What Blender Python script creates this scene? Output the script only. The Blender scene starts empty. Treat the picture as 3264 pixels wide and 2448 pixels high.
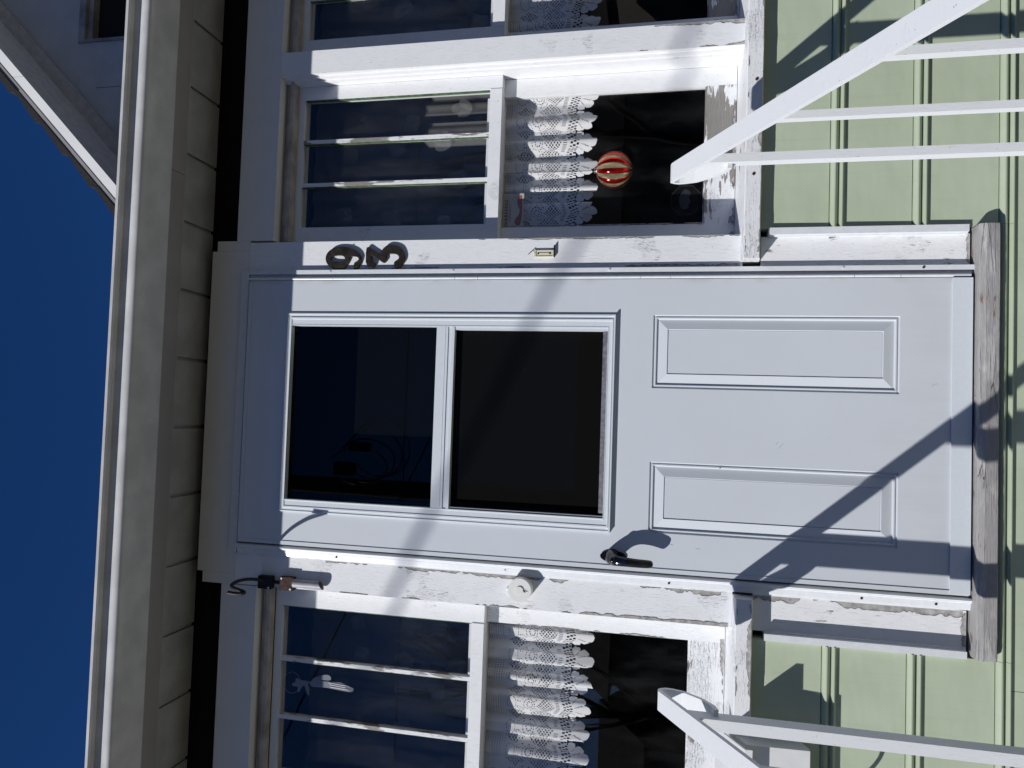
import bpy, bmesh, math, random
import numpy as np
from mathutils import Vector, Matrix
random.seed(7); rng = np.random.default_rng(7)
SC = bpy.context.scene; COL = SC.collection

# ------------------------------------------------------------------ camera
CAMY = -2.2
cam = bpy.data.objects.new('camera', bpy.data.cameras.new('camera')); COL.objects.link(cam)
right = Vector((0.03344737, 0.2136639, -0.97633448))      # the phone was held turned on its side
down = Vector((-0.99864556, 0.04609897, -0.02412327))
fwd = Vector((0.03985374, 0.97581895, 0.21491639))
M = Matrix((right, -down, -fwd)).transposed().to_4x4(); M.translation = (0, CAMY, 0)
cam.matrix_world = M
cam.data.sensor_width = 36; cam.data.lens = 27.02; cam.data.clip_start = 0.05; cam.data.clip_end = 2000
SC.camera = cam

# ------------------------------------------------------------------ sky and sun
S = Vector((1.3, 1.0, -0.975)).normalized()                # direction sunlight travels
w = bpy.data.worlds.new('World'); SC.world = w; w.use_nodes = True
nt = w.node_tree; bg = nt.nodes['Background']
sky = nt.nodes.new('ShaderNodeTexSky'); sky.sky_type = 'NISHITA'; sky.sun_disc = False
sky.sun_elevation = math.radians(30.7); sky.sun_rotation = math.atan2(-S.x, -S.y)
sky.altitude = 600; sky.air_density = 0.8; sky.dust_density = 0.0; sky.ozone_density = 5.0
hs = nt.nodes.new('ShaderNodeHueSaturation'); hs.inputs['Saturation'].default_value = 1.215
hs.inputs['Value'].default_value = 1.0
nt.links.new(sky.outputs[0], hs.inputs['Color']); tint = nt.nodes.new('ShaderNodeMix'); tint.data_type = 'RGBA'; tint.blend_type = 'MULTIPLY'; tint.inputs['Factor'].default_value = 1
tint.inputs[7].default_value = (1.14, .86, 1.04, 1)         # white balance of the phone
nt.links.new(hs.outputs[0], tint.inputs[6]); nt.links.new(tint.outputs[2], bg.inputs['Color'])
bg.inputs['Strength'].default_value = 0.062
sun = bpy.data.objects.new('sun', bpy.data.lights.new('sun', 'SUN')); COL.objects.link(sun)
sun.data.energy = 4.6; sun.data.angle = math.radians(0.53); sun.data.color = (1.0, 0.98, 0.965)
sun.rotation_euler = S.to_track_quat('-Z', 'Y').to_euler()
SC.view_settings.view_transform = 'Standard'; SC.view_settings.look = 'None'
SC.view_settings.exposure = 0.0; SC.view_settings.gamma = 1.0; SC.view_settings.use_curve_mapping = False
SC.render.engine = 'CYCLES'
SC.cycles.max_bounces = 10; SC.cycles.transparent_max_bounces = 24
SC.cycles.caustics_reflective = False; SC.cycles.caustics_refractive = False

GZ = -1.5

def a(v, y):            # apparent size on the facade plane -> size on a parallel plane at y
    return v*(y-CAMY)/(-CAMY)

# ------------------------------------------------------------------ materials
class NT:
    def __init__(s, name):
        s.m = bpy.data.materials.new(name); s.m.use_nodes = True
        s.t = s.m.node_tree; s.n = s.t.nodes; s.b = s.n['Principled BSDF']
    def add(s, typ, **kw):
        n = s.n.new(typ)
        for k, v in kw.items():
            if k in n.inputs: 
                s.set(n.inputs[k], v)
            else: setattr(n, k, v)
        return n
    def set(s, inp, v):
        if isinstance(v, bpy.types.NodeSocket): s.t.links.new(v, inp)
        else: inp.default_value = v
    def math(s, op, a_, b_=0.5, clamp=False):
        n = s.n.new('ShaderNodeMath'); n.operation = op; n.use_clamp = clamp
        s.set(n.inputs[0], a_); s.set(n.inputs[1], b_); return n.outputs[0]
    def mix(s, f, A, B):
        n = s.n.new('ShaderNodeMix'); n.data_type = 'RGBA'
        s.set(n.inputs['Factor'], f); s.set(n.inputs[6], A); s.set(n.inputs[7], B); return n.outputs[2]
    def ramp(s, f, lo, hi, to0=0., to1=1.):
        n = s.n.new('ShaderNodeMapRange'); n.interpolation_type = 'SMOOTHSTEP'
        s.set(n.inputs['Value'], f)
        for i, v in zip((1, 2, 3, 4), (lo, hi, to0, to1)): n.inputs[i].default_value = v
        return n.outputs[0]
    def pos(s, scale=(1, 1, 1), off=(0, 0, 0)):
        g = s.n.new('ShaderNodeNewGeometry'); mp = s.n.new('ShaderNodeMapping')
        s.t.links.new(g.outputs['Position'], mp.inputs['Vector'])
        mp.inputs['Scale'].default_value = scale; mp.inputs['Location'].default_value = off
        return mp.outputs[0]
    def noise(s, vec, scale, detail=4, rough=.55, dist=0.):
        n = s.n.new('ShaderNodeTexNoise'); s.set(n.inputs['Vector'], vec)
        n.inputs['Scale'].default_value = scale; n.inputs['Detail'].default_value = detail
        n.inputs['Roughness'].default_value = rough; n.inputs['Distortion'].default_value = dist
        return n.outputs['Fac']
    def bump(s, h, strength, dist, normal=None):
        n = s.n.new('ShaderNodeBump'); s.set(n.inputs['Height'], h)
        n.inputs['Strength'].default_value = strength; n.inputs['Distance'].default_value = dist
        if normal: s.set(n.inputs['Normal'], normal)
        return n.outputs[0]
    def out(s, color=None, rough=None, normal=None, metal=None, spec=None):
        for k, v in (('Base Color', color), ('Roughness', rough), ('Normal', normal), ('Metallic', metal), ('Specular IOR Level', spec)):
            if v is not None:
                s.set(s.b.inputs[k], (*v, 1) if isinstance(v, tuple) and len(v) == 3 else v)
        return s.m

def plain(name, col, rough=.5, metal=0, spec=.5, var=.12, bump=.15, scale=30):
    m = NT(name); p = m.pos()
    n = m.noise(p, scale, 5)
    c = m.mix(m.ramp(n, .3, .75), (*[v*(1-var) for v in col], 1), (*[min(1, v*(1+var)) for v in col], 1))
    return m.out(c, rough, m.bump(n, bump, .002), metal, spec)

def old_paint(name, grain, peel, crack=.5, base=(.755, .765, .775), dirt=.25, zwear=None):
    """brushed white paint on wood: brush marks, cracks along the grain, flaked patches down to grey wood"""
    m = NT(name)
    k = {'x': (1, 4, 9), 'z': (9, 4, 1)}[grain]
    k3 = {'x': (1, 4, 11), 'z': (11, 4, 1)}[grain]
    k2 = {'x': (1, 3, 14), 'z': (14, 3, 1)}[grain]
    n_big = m.noise(m.pos(), 7, 3)
    n_mid = m.noise(m.pos(k), 9, 5, .65, .6)
    n_brush = m.noise(m.pos(k2), 26, 4, .7)
    msk = m.math('ADD', m.math('MULTIPLY', n_big, .55), m.math('MULTIPLY', n_mid, .45))
    if zwear:
        g = m.n.new('ShaderNodeNewGeometry'); sp = m.n.new('ShaderNodeSeparateXYZ')
        m.t.links.new(g.outputs['Position'], sp.inputs[0])
        msk = m.math('ADD', msk, m.ramp(sp.outputs[2], zwear[0], zwear[1], zwear[2], 0))
    th = .70 - peel*.25
    flake = m.ramp(msk, th, th+.012)
    # cracks
    warp = m.noise(m.pos(k), 30, 3)
    vadd = m.n.new('ShaderNodeVectorMath'); vadd.operation = 'ADD'
    m.set(vadd.inputs[0], m.pos(k3)); cmb = m.n.new('ShaderNodeCombineXYZ')
    for i in range(3): m.set(cmb.inputs[i], m.math('MULTIPLY', warp, .35))
    m.set(vadd.inputs[1], cmb.outputs[0])
    vo = m.n.new('ShaderNodeTexVoronoi'); vo.feature = 'DISTANCE_TO_EDGE'; m.set(vo.inputs['Vector'], vadd.outputs[0])
    vo.inputs['Scale'].default_value = 11
    cr = m.ramp(vo.outputs['Distance'], .0, .020, 1, 0)
    crm = m.math('MULTIPLY', cr, m.ramp(m.noise(m.pos((1, 1, 1), (3, 1, 2)), 6, 4), .70-crack*.14, .73-crack*.14))
    blist = m.ramp(m.noise(m.pos(k, (5, 5, 5)), 38, 3, .6, 1.2), .55, .72)      # small lifted chips
    dirtn = m.ramp(m.noise(m.pos(), 18, 6, .7), .35, .75)
    c = m.mix(m.math('MULTIPLY', dirtn, dirt), (*base, 1), (base[0]*.82, base[1]*.81, base[2]*.79, 1))
    wood = m.mix(n_brush, (.13, .12, .11, 1), (.34, .32, .30, 1))
    c = m.mix(flake, c, wood)
    c = m.mix(m.math('MULTIPLY', crm, .8), c, (.09, .08, .075, 1))
    spk = m.ramp(m.noise(m.pos((1, 1, 1), (7, 2, 4)), 150, 2, .5), .735, .76)
    c = m.mix(m.math('MULTIPLY', spk, .7), c, (.16, .15, .14, 1))
    h = m.math('SUBTRACT', m.math('SUBTRACT', 1., flake), m.math('MULTIPLY', crm, .7))
    h = m.math('SUBTRACT', h, m.math('MULTIPLY', spk, .5))
    h = m.math('ADD', h, m.math('MULTIPLY', blist, .30*crack+.1))
    h = m.math('ADD', h, m.math('MULTIPLY', n_brush, .12))
    m.out(c, .55, m.bump(h, .9, .0016)); return m.m

PZ = old_paint('paint_vertical', 'z', .02, .5, zwear=(-.15, .25, .06))
PZW = old_paint('paint_vertical_worn', 'z', .10, .75, zwear=(-.8, .3, .07))
PXW = old_paint('paint_sill_worn', 'x', .40, 1.1)
PXG = old_paint('paint_head', 'x', .05, .1, (.70, .70, .70), .3)
PRAIL = old_paint('paint_lower_rail', 'x', .85, .9)
SASH = old_paint('paint_sash', 'z', .12, .55)
DIRTY = plain('stained_trim', (.36, .335, .305), .7, var=.3, scale=14)
def mk_door():
    m = NT('door_skin'); g = m.n.new('ShaderNodeNewGeometry'); sp = m.n.new('ShaderNodeSeparateXYZ'); m.t.links.new(g.outputs['Position'], sp.inputs[0])
    runs = m.noise(m.pos((9, 1, .5)), 5, 5, .6); cloud = m.noise(m.pos(), 4, 3)
    low = m.ramp(sp.outputs[2], -.72, -.35, 1, 0); hinge = m.ramp(sp.outputs[0], .375, .395, 0, 1)
    grip = m.ramp(m.noise(m.pos((1, 1, 1)), 14, 4), .45, .7)
    d = m.math('ADD', m.math('MULTIPLY', low, m.math('MULTIPLY', runs, .35)), m.math('MULTIPLY', hinge, m.math('MULTIPLY', grip, .45)))
    d = m.math('ADD', d, m.math('MULTIPLY', m.ramp(cloud, .35, .7), .12), True)
    c = m.mix(d, (.585, .620, .655, 1), (.42, .42, .41, 1))
    spk = m.ramp(m.noise(m.pos((1, 1, 1), (2, 2, 2)), 190, 2), .78, .80)
    c = m.mix(m.math('MULTIPLY', spk, .5), c, (.25, .24, .22, 1))
    return m.out(c, m.ramp(cloud, .3, .7, .33, .45), m.bump(m.math('ADD', cloud, m.math('MULTIPLY', m.noise(m.pos(), 260, 2), .02)), .12, .01))
VINYL = mk_door()
VINYL2 = plain('door_insert_frame', (.62, .66, .69), .35, var=.02, bump=.02, scale=80)
ALU = plain('painted_aluminium', (.66, .68, .70), .3, var=.04, bump=.03, scale=60)
GASKET = plain('black_gasket', (.012, .012, .012), .6)
GUT = plain('gutter_paint', (.53, .53, .52), .32, var=.12, bump=.05, scale=10)
SOF = plain('soffit_vinyl', (.33, .325, .31), .5, var=.14, bump=.05, scale=10)
FAS = plain('fascia_paint', (.29, .27, .255), .45, var=.06, scale=10)
GWALL = plain('gable_board', (.62, .60, .57), .55, var=.07, bump=.1, scale=8)
GFAS = plain('rake_fascia', (.78, .78, .76), .4, var=.03, scale=8)
DARKW = plain('dark_gap_board', (.012, .010, .009), .9, var=.3)  # near-black colour carries the deep shade of the slot under the soffit
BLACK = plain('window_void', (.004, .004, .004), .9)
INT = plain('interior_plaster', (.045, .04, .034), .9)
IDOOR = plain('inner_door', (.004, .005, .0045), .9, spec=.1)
SHIN = plain('roof_shingle', (.018, .017, .017), .9, var=.4, bump=.8, scale=120)
RAILP = old_paint('paint_handrail', 'x', -.4, -.8, (.69, .71, .72), .04)
BRASS = plain('weathered_brass', (.085, .068, .045), .42, .85, var=.35, scale=60)
RUST = plain('rusty_iron', (.045, .014, .008), .8, .1, var=.6, bump=.9, scale=90)
IRON = plain('black_iron', (.012, .009, .010), .55, .3, var=.4, bump=.5, scale=120)
HANDLE = plain('handle_black', (.006, .006, .008), .13, 0, .6, bump=.0)
PLASTIC = plain('white_plastic', (.76, .76, .72), .35, var=.02, bump=.02)
CREAM = plain('cream_plastic', (.62, .60, .44), .5, var=.12)
BROWN = plain('brown_screw', (.05, .016, .008), .6, .4)
MAIL = plain('mailbox_enamel', (.66, .67, .67), .35, var=.05, bump=.05, scale=20)
CONC = plain('step_concrete', (.24, .235, .22), .85, var=.15, bump=.5, scale=40)
ASPH = plain('asphalt', (.055, .054, .052), .9, var=.25, bump=.6, scale=60)
BARK = plain('tree_bark', (.05, .042, .035), .95, var=.4, bump=.8, scale=25)
POLE = plain('pole_wood', (.06, .05, .042), .9, var=.3, bump=.6, scale=20)
WIRE = plain('wire_black', (.01, .01, .01), .6)
NBW = plain('neighbour_wall', (.25, .22, .19), .8)
NBR = plain('neighbour_roof', (.06, .055, .05), .9)
HEDGE = plain('hedge_leaf', (.02, .03, .012), .9)
DRAWN = plain('black_ink', (.015, .014, .014), .6, var=0, bump=0)
REDINK = plain('red_ink', (.28, .03, .025), .6, var=.1, bump=0)
ORANGE = plain('orange_ink', (.35, .09, .03), .6, var=.4, bump=0)
PUTTY = plain('green_putty', (.07, .125, .06), .7, var=.6, bump=.6, scale=90)
PUTTYW = old_paint('putty_white', 'z', .75, .9)

def mk_ground():
    m = NT('dry_ground'); p = m.pos()
    n = m.noise(p, 2.5, 8, .7); n2 = m.noise(p, .4, 3)
    c = m.mix(n, (.11, .10, .07, 1), (.22, .20, .155, 1)); c = m.mix(m.ramp(n2, .45, .6), c, (.14, .15, .07, 1))
    return m.out(c, .95, m.bump(n, .5, .02))
GROUND = mk_ground()

def mk_siding():
    m = NT('green_siding'); n1 = m.noise(m.pos(), 5, 4); n2 = m.noise(m.pos((1, 1, 1)), 260, 2)
    c = m.mix(m.ramp(n1, .35, .7), (.415, .475, .345, 1), (.445, .505, .380, 1))
    spots = m.ramp(m.noise(m.pos(), 55, 4, .7), .76, .80)
    c = m.mix(m.math('MULTIPLY', spots, .25), c, (.25, .27, .2, 1))
    runs = m.ramp(m.noise(m.pos((14, 1, .7)), 4, 5, .65), .5, .8)
    c = m.mix(m.math('MULTIPLY', runs, .22), c, (.31, .33, .25, 1))
    h = m.math('ADD', m.math('MULTIPLY', m.noise(m.pos((1, 1, 2.5)), 6, 2), 1.), m.math('MULTIPLY', n2, .02))
    return m.out(c, .42, m.bump(h, .28, .010))
SIDING = mk_siding()

def mk_thresh():
    m = NT('weathered_timber')
    g = m.noise(m.pos((1, 5, 14)), 22, 6, .7, .4); b = m.noise(m.pos((1, 2, 3)), 9, 4)
    c = m.mix(g, (.24, .23, .225, 1), (.46, .45, .44, 1))
    c = m.mix(m.ramp(b, .52, .68), c, (.50, .49, .47, 1))
    c = m.mix(m.ramp(m.noise(m.pos((2, 5, 9), (4, 1, 0)), 8, 4), .62, .72), c, (.20, .12, .08, 1))
    vo = m.n.new('ShaderNodeTexVoronoi'); vo.feature = 'DISTANCE_TO_EDGE'; m.set(vo.inputs['Vector'], m.pos((.35, 2, 7)))
    vo.inputs['Scale'].default_value = 9
    cr = m.math('MULTIPLY', m.ramp(vo.outputs['Distance'], 0, .014, 1, 0), m.ramp(m.noise(m.pos(), 8, 3), .48, .56))
    c = m.mix(m.math('MULTIPLY', cr, .75), c, (.04, .035, .03, 1))
    h = m.math('SUBTRACT', g, cr)
    return m.out(c, .85, m.bump(h, .9, .004))
THRESH = mk_thresh()

def mk_glass(name, tint=(.96, .96, .96), wave=0., dust=.02, f0=.028):
    m = NT(name); m.n.remove(m.b)
    tr = m.add('ShaderNodeBsdfTransparent', Color=(*tint, 1))
    gl = m.add('ShaderNodeBsdfGlossy', Roughness=0.0); gl.inputs['Color'].default_value = (1, 1, 1, 1)
    if wave:
        nb = m.bump(m.noise(m.pos((1, 1, .4)), 5, 2), wave, .01)
        m.set(gl.inputs['Normal'], nb)
    g = m.n.new('ShaderNodeNewGeometry'); dt = m.n.new('ShaderNodeVectorMath'); dt.operation = 'DOT_PRODUCT'
    m.set(dt.inputs[0], g.outputs['Normal']); m.set(dt.inputs[1], g.outputs['Incoming'])
    fr = m.math('POWER', m.math('SUBTRACT', 1., m.math('ABSOLUTE', dt.outputs['Value'])), 5.)     # Schlick, same from both sides
    fr = m.math('ADD', m.math('MULTIPLY', fr, .9), f0)
    mx = m.add('ShaderNodeMixShader'); m.set(mx.inputs[0], fr); m.set(mx.inputs[1], tr.outputs[0]); m.set(mx.inputs[2], gl.outputs[0])
    df = m.add('ShaderNodeBsdfDiffuse'); df.inputs['Color'].default_value = (.5, .5, .48, 1)
    mx2 = m.add('ShaderNodeMixShader')
    d = m.math('MULTIPLY', m.ramp(m.noise(m.pos((1, 1, .35)), 9, 5, .6), .4, .8), dust)
    m.set(mx2.inputs[0], d if f0 > .005 else dust); m.set(mx2.inputs[1], mx.outputs[0]); m.set(mx2.inputs[2], df.outputs[0])
    m.set(m.n['Material Output'].inputs[0], mx2.outputs[0]); return m.m
GLASS = mk_glass('window_glass', wave=.03, dust=.02)
DGLASS = mk_glass('door_glass', (.8, .8, .8), wave=.02, dust=.0, f0=.014)
SCREEN = mk_glass('screened_glass', (.25, .25, .25), 0, .011, f0=.004)

def mk_cloth(name, col, transl, alpha):
    m = NT(name); m.n.remove(m.b)
    d = m.add('ShaderNodeBsdfDiffuse'); t = m.add('ShaderNodeBsdfTranslucent')
    w_ = m.noise(m.pos((1, 1, 1)), 900, 1)
    c = m.mix(w_, (*[v*.85 for v in col], 1), (*col, 1))
    m.set(d.inputs['Color'], c); m.set(t.inputs['Color'], c)
    mx = m.add('ShaderNodeMixShader'); mx.inputs[0].default_value = transl
    m.set(mx.inputs[1], d.outputs[0]); m.set(mx.inputs[2], t.outputs[0])
    tr = m.add('ShaderNodeBsdfTransparent'); m2 = m.add('ShaderNodeMixShader'); m2.inputs[0].default_value = alpha
    m.set(m2.inputs[1], tr.outputs[0]); m.set(m2.inputs[2], mx.outputs[0])
    m.set(m.n['Material Output'].inputs[0], m2.outputs[0]); return m.m
LACE = mk_cloth('white_lace', (.90, .90, .90), .12, .985)
SHEER = mk_cloth('sheer_curtain', (.55, .55, .54), .2, .30)
LEAF = mk_cloth('sheer_leaf', (.62, .62, .6), .2, .18)
FILM = mk_cloth('sticker_film', (.66, .63, .55), .0, .90)
FILMD = mk_cloth('dark_sticker_film', (.010, .011, .012), .0, .55)
ANGEL = mk_cloth('frosted_angel', (.62, .66, .72), .2, .42)
BALLRED = plain('red_glass_foil', (.55, .012, .008), .10, .9, .9, var=.05, bump=0)
def mk_gold():
    m = NT('gold_glitter'); v = m.n.new('ShaderNodeTexVoronoi'); m.set(v.inputs['Vector'], m.pos()); v.inputs['Scale'].default_value = 900
    n = m.noise(m.pos(), 700, 2)
    return m.out(m.mix(n, (.16, .125, .055, 1), (.60, .52, .34, 1)), .28, m.bump(v.outputs['Distance'], 1.0, .0016), .9)
GOLD = mk_gold()

# ------------------------------------------------------------------ mesh helpers
def link(name, me, mat, parent=None, label=None):
    o = bpy.data.objects.new(name, me); COL.objects.link(o)
    if mat: me.materials.append(mat)
    if parent:
        o.parent = parent; o.matrix_parent_inverse = parent.matrix_world.inverted()
    if label: o['label'] = label
    return o
def tag(o, label, cat, group=None, kind=None):
    if label: o['label'] = label
    if cat: o['category'] = cat
    if group: o['group'] = group
    if kind: o['kind'] = kind
    return o
def empty(name, loc, label, cat, group=None):
    o = bpy.data.objects.new(name, None); COL.objects.link(o); o.location = loc; o.empty_display_size = .1
    o.matrix_world = Matrix.Translation(loc)
    return tag(o, label, cat, group)
def bm_mesh(bm, name, smooth=False, bevel=0, seg=1):
    if bevel:
        bmesh.ops.bevel(bm, geom=[e for e in bm.edges if e.calc_face_angle(0) > .5], offset=bevel, segments=seg, profile=.7, affect='EDGES', clamp_overlap=True)
    me = bpy.data.meshes.new(name); bmesh.ops.recalc_face_normals(bm, faces=bm.faces)
    if smooth:
        for f in bm.faces: f.smooth = True
    bm.to_mesh(me); bm.free(); return me
def add_box(bm, x0, x1, y0, y1, z0, z1):
    v = [bm.verts.new((x, y, z)) for x in (x0, x1) for y in (y0, y1) for z in (z0, z1)]
    for f in ((0, 1, 3, 2), (4, 6, 7, 5), (0, 4, 5, 1), (2, 3, 7, 6), (0, 2, 6, 4), (1, 5, 7, 3)): bm.faces.new([v[i] for i in f])
def boxes(name, mat, parent, lst, bevel=.0012, label=None):
    bm = bmesh.new()
    for b in lst: add_box(bm, *b)
    return link(name, bm_mesh(bm, name, bevel=bevel), mat, parent, label)
def extrude(name, mat, parent, prof, axis, t0, t1, label=None, smooth=False, bevel=0):
    """prof: closed list of 2D points; axis 'x': (y,z) profile, 'z': (x,y) profile, 'y': (x,z) profile"""
    f = {'x': lambda p, t: (t, p[0], p[1]), 'z': lambda p, t: (p[0], p[1], t), 'y': lambda p, t: (p[0], t, p[1])}[axis]
    bm = bmesh.new()
    A = [bm.verts.new(f(p, t0)) for p in prof]; B = [bm.verts.new(f(p, t1)) for p in prof]
    n = len(prof)
    for i in range(n): bm.faces.new((A[i], A[(i+1) % n], B[(i+1) % n], B[i]))
    bm.faces.new(A); bm.faces.new(B[::-1])
    me = bm_mesh(bm, name, bevel=bevel)
    if smooth:
        for p in me.polygons: p.use_smooth = True
        me.set_sharp_from_angle(angle=math.radians(35))
    return link(name, me, mat, parent, label)
def add_tube(bm, pts, rad, seg=10, cap=True, flat=1.0):
    pts = [Vector(p) for p in pts]; n = len(pts)
    if not hasattr(rad, '__len__'): rad = [rad]*n
    rings = []; up = Vector((1, 0, 0)); 
    for i, p in enumerate(pts):
        d = (pts[min(i+1, n-1)]-pts[max(i-1, 0)]).normalized()
        u = d.orthogonal().normalized() if i == 0 else (up - d*up.dot(d)).normalized()
        up = u; v = d.cross(u)
        rings.append([bm.verts.new(p+(u*math.cos(t)+v*math.sin(t)*flat)*rad[i]) for t in [2*math.pi*k/seg for k in range(seg)]])
    for A, B in zip(rings, rings[1:]):
        for k in range(seg): bm.faces.new((A[k], A[(k+1) % seg], B[(k+1) % seg], B[k]))
    if cap: bm.faces.new(rings[0][::-1]); bm.faces.new(rings[-1])
def tube(name, mat, parent, pts, rad, seg=10, label=None):
    bm = bmesh.new(); add_tube(bm, pts, rad, seg)
    me = bm_mesh(bm, name, smooth=True); me.set_sharp_from_angle(angle=math.radians(50)); return link(name, me, mat, parent, label)
def spline(pts, n=6):
    P = [Vector(p) for p in pts]; P = [2*P[0]-P[1]]+P+[2*P[-1]-P[-2]]; out = []
    for i in range(1, len(P)-2):
        for k in range(n):
            t = k/n
            out.append(.5*((2*P[i])+(P[i+1]-P[i-1])*t+(2*P[i-1]-5*P[i]+4*P[i+1]-P[i+2])*t*t+(3*P[i]-P[i-1]-3*P[i+1]+P[i+2])*t**3))
    return out+[P[-2]]
def add_cyl(bm, c, r, h, axis='y', seg=20, r2=None):
    d = {'x': Vector((1, 0, 0)), 'y': Vector((0, 1, 0)), 'z': Vector((0, 0, 1))}[axis]
    add_tube(bm, [Vector(c)-d*h/2, Vector(c)+d*h/2], [r, r if r2 is None else r2], seg)
def shape2d(name, polys, y0, y1, mat, parent, label=None, bevel=0.):
    """flat cut-out in the XZ plane with holes; polys[0] outline, rest holes"""
    cu = bpy.data.curves.new(name, 'CURVE'); cu.dimensions = '2D'; cu.fill_mode = 'BOTH'
    cu.extrude = (y1-y0)/2; cu.bevel_depth = bevel
    for P in polys:
        s = cu.splines.new('POLY'); s.points.add(len(P)-1); s.use_cyclic_u = True
        for i, (x, z) in enumerate(P): s.points[i].co = (x, z, 0, 1)
    o = bpy.data.objects.new(name, cu); COL.objects.link(o)
    me = bpy.data.meshes.new_from_object(o.evaluated_get(bpy.context.evaluated_depsgraph_get()))
    bpy.data.objects.remove(o); me.transform(Matrix.Translation((0, (y0+y1)/2, 0)) @ Matrix.Rotation(math.pi/2, 4, 'X'))
    me.name = name; me.materials.clear()
    return link(name, me, mat, parent, label)

# ------------------------------------------------------------------ ground, street
boxes('ground', GROUND, None, [(-90, 90, -90, 60, GZ-.4, GZ)], 0)['kind'] = 'structure'
boxes('sidewalk', CONC, None, [(-60, 60, -4.6, -3.0, GZ+.0, GZ+.06)], .01)['kind'] = 'structure'
boxes('road', ASPH, None, [(-60, 60, -11.5, -4.9, GZ-.1, GZ+.004)], 0)['kind'] = 'structure'

# ------------------------------------------------------------------ the house
house = empty('house', (0, .3, GZ), 'old house with peeling white window trim, green siding and a white storm door', 'house')
H = house
# masonry shell behind the trim
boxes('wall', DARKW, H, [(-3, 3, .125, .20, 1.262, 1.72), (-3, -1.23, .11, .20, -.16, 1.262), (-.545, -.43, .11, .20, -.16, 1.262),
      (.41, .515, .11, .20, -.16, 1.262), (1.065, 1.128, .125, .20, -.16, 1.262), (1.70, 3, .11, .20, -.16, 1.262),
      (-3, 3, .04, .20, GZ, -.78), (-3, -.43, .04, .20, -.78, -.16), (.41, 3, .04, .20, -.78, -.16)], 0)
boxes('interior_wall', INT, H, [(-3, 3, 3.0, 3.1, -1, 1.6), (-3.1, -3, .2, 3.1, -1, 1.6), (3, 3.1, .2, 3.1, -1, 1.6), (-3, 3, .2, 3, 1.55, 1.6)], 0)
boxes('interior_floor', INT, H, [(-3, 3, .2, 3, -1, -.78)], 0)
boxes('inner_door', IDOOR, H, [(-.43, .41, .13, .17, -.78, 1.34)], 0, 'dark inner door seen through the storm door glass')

# head casings and frame boards
boxes('header_casing', PXG, H, [(-.527, .494, 0, .035, 1.357, 1.489), (-.5615, -.5275, 0, .035, 1.357, 1.4695), (.4945, .527, 0, .035, 1.357, 1.4725)], .002)
boxes('head_casing', PXG, H, [(.5275, 2.6, 0, .06, 1.276, 1.404)], .002, 'white head board over the windows right of the door')
boxes('head_casing', PXG, H, [(-2.6, -.562, 0, .06, 1.280, 1.401)], .002, 'white head board over the window left of the door')
extrude('head_molding', DIRTY, H, [(.062, 1.243), (.032, 1.245), (.030, 1.256), (.040, 1.260), (.040, 1.272), (.062, 1.276)], 'x', .5305, 1.0585, 'stained molding under the head board')
extrude('head_molding', DIRTY, H, [(.062, 1.243), (.032, 1.245), (.030, 1.256), (.040, 1.260), (.040, 1.272), (.062, 1.276)], 'x', 1.135, 1.68)
extrude('head_molding', DIRTY, H, [(.062, 1.247), (.032, 1.249), (.030, 1.260), (.040, 1.264), (.040, 1.276), (.062, 1.280)], 'x', -1.215, -.560)

# vertical casings
boxes('casing', PZW, H, [(.4305, .521, 0, .11, -.158, 1.3565)], .0015, 'white casing board with the house number')
boxes('casing', PZW, H, [(-.559, -.462, 0, .11, -.15, 1.3565)], .0015, 'white casing board with the round bell')
boxes('casing', PZW, H, [(.4305, .513, 0, .04, -.728, -.206)], .0015, 'white casing board below the right sill end')
boxes('casing', PZW, H, [(-.5605, -.462, 0, .04, -.728, -.203)], .0015, 'white casing board below the left sill end')
def jstrip(x0, x1, z0, z1):
    return boxes('trim_strip', ALU, H, [(x0, x1, -.027, .035, z0, z1), (min(x0, x1)-.003, max(x0, x1)+.003, -.012, .03, z0-.002, z1-.004)], .003)
jstrip(.5135, .532, -.718, -.222); jstrip(-.579, -.561, -.722, -.232)
boxes('mullion_post', PZ, H, [(1.0595, 1.134, 0, .115, -.158, 1.2755), (1.0525, 1.0595, .018, .115, -.158, 1.2755), (1.0465, 1.0525, .034, .115, -.158, 1.2755),
      (1.134, 1.1395, .034, .115, -.158, 1.2755)], .0015)
boxes('window_stop', PZ, H, [(.521, .5285, .034, .115, -.15, 1.2755)], .001)
boxes('window_stop', PZ, H, [(-.567, -.559, .033, .115, -.15, 1.2755)], .001)
boxes('mullion_post', PZ, H, [(-1.30, -1.21, 0, .11, -.158, 1.2795)], .0015, 'white post at the far left of the left window')
boxes('mullion_post', PZ, H, [(1.673, 1.75, 0, .11, -.158, 1.2755)], .0015, 'white post at the far right of the third window')

# sills: sloping top, worn front, slightly ragged ends
def sill(x0, x1, lab):
    bm = bmesh.new(); n = 60; prof = [(.115, -.139), (.05, -.146), (-.051, -.1550), (-.056, -.1575), (-.056, -.1965), (-.052, -.1990), (.04, -.203), (.115, -.2035)]
    rings = []
    for i in range(n+1):
        x = x0+(x1-x0)*i/n; r = []
        for j, (y, z) in enumerate(prof):
            w_ = .0014*(random.random()-.5) if 1 < j < 7 else 0
            r.append(bm.verts.new((x, y+w_, z+w_*.7)))
        rings.append(r)
    m_ = len(prof)
    for A, B in zip(rings, rings[1:]):
        for k in range(m_): bm.faces.new((A[k], A[(k+1) % m_], B[(k+1) % m_], B[k]))
    bm.faces.new(rings[0]); bm.faces.new(rings[-1][::-1])
    return link('window_sill', bm_mesh(bm, 'window_sill'), PXW, H, lab)
sill(.4435, 2.6, 'cracked white sill right of the door'); sill(-2.6, -.4685, 'cracked white sill left of the door')

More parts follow.
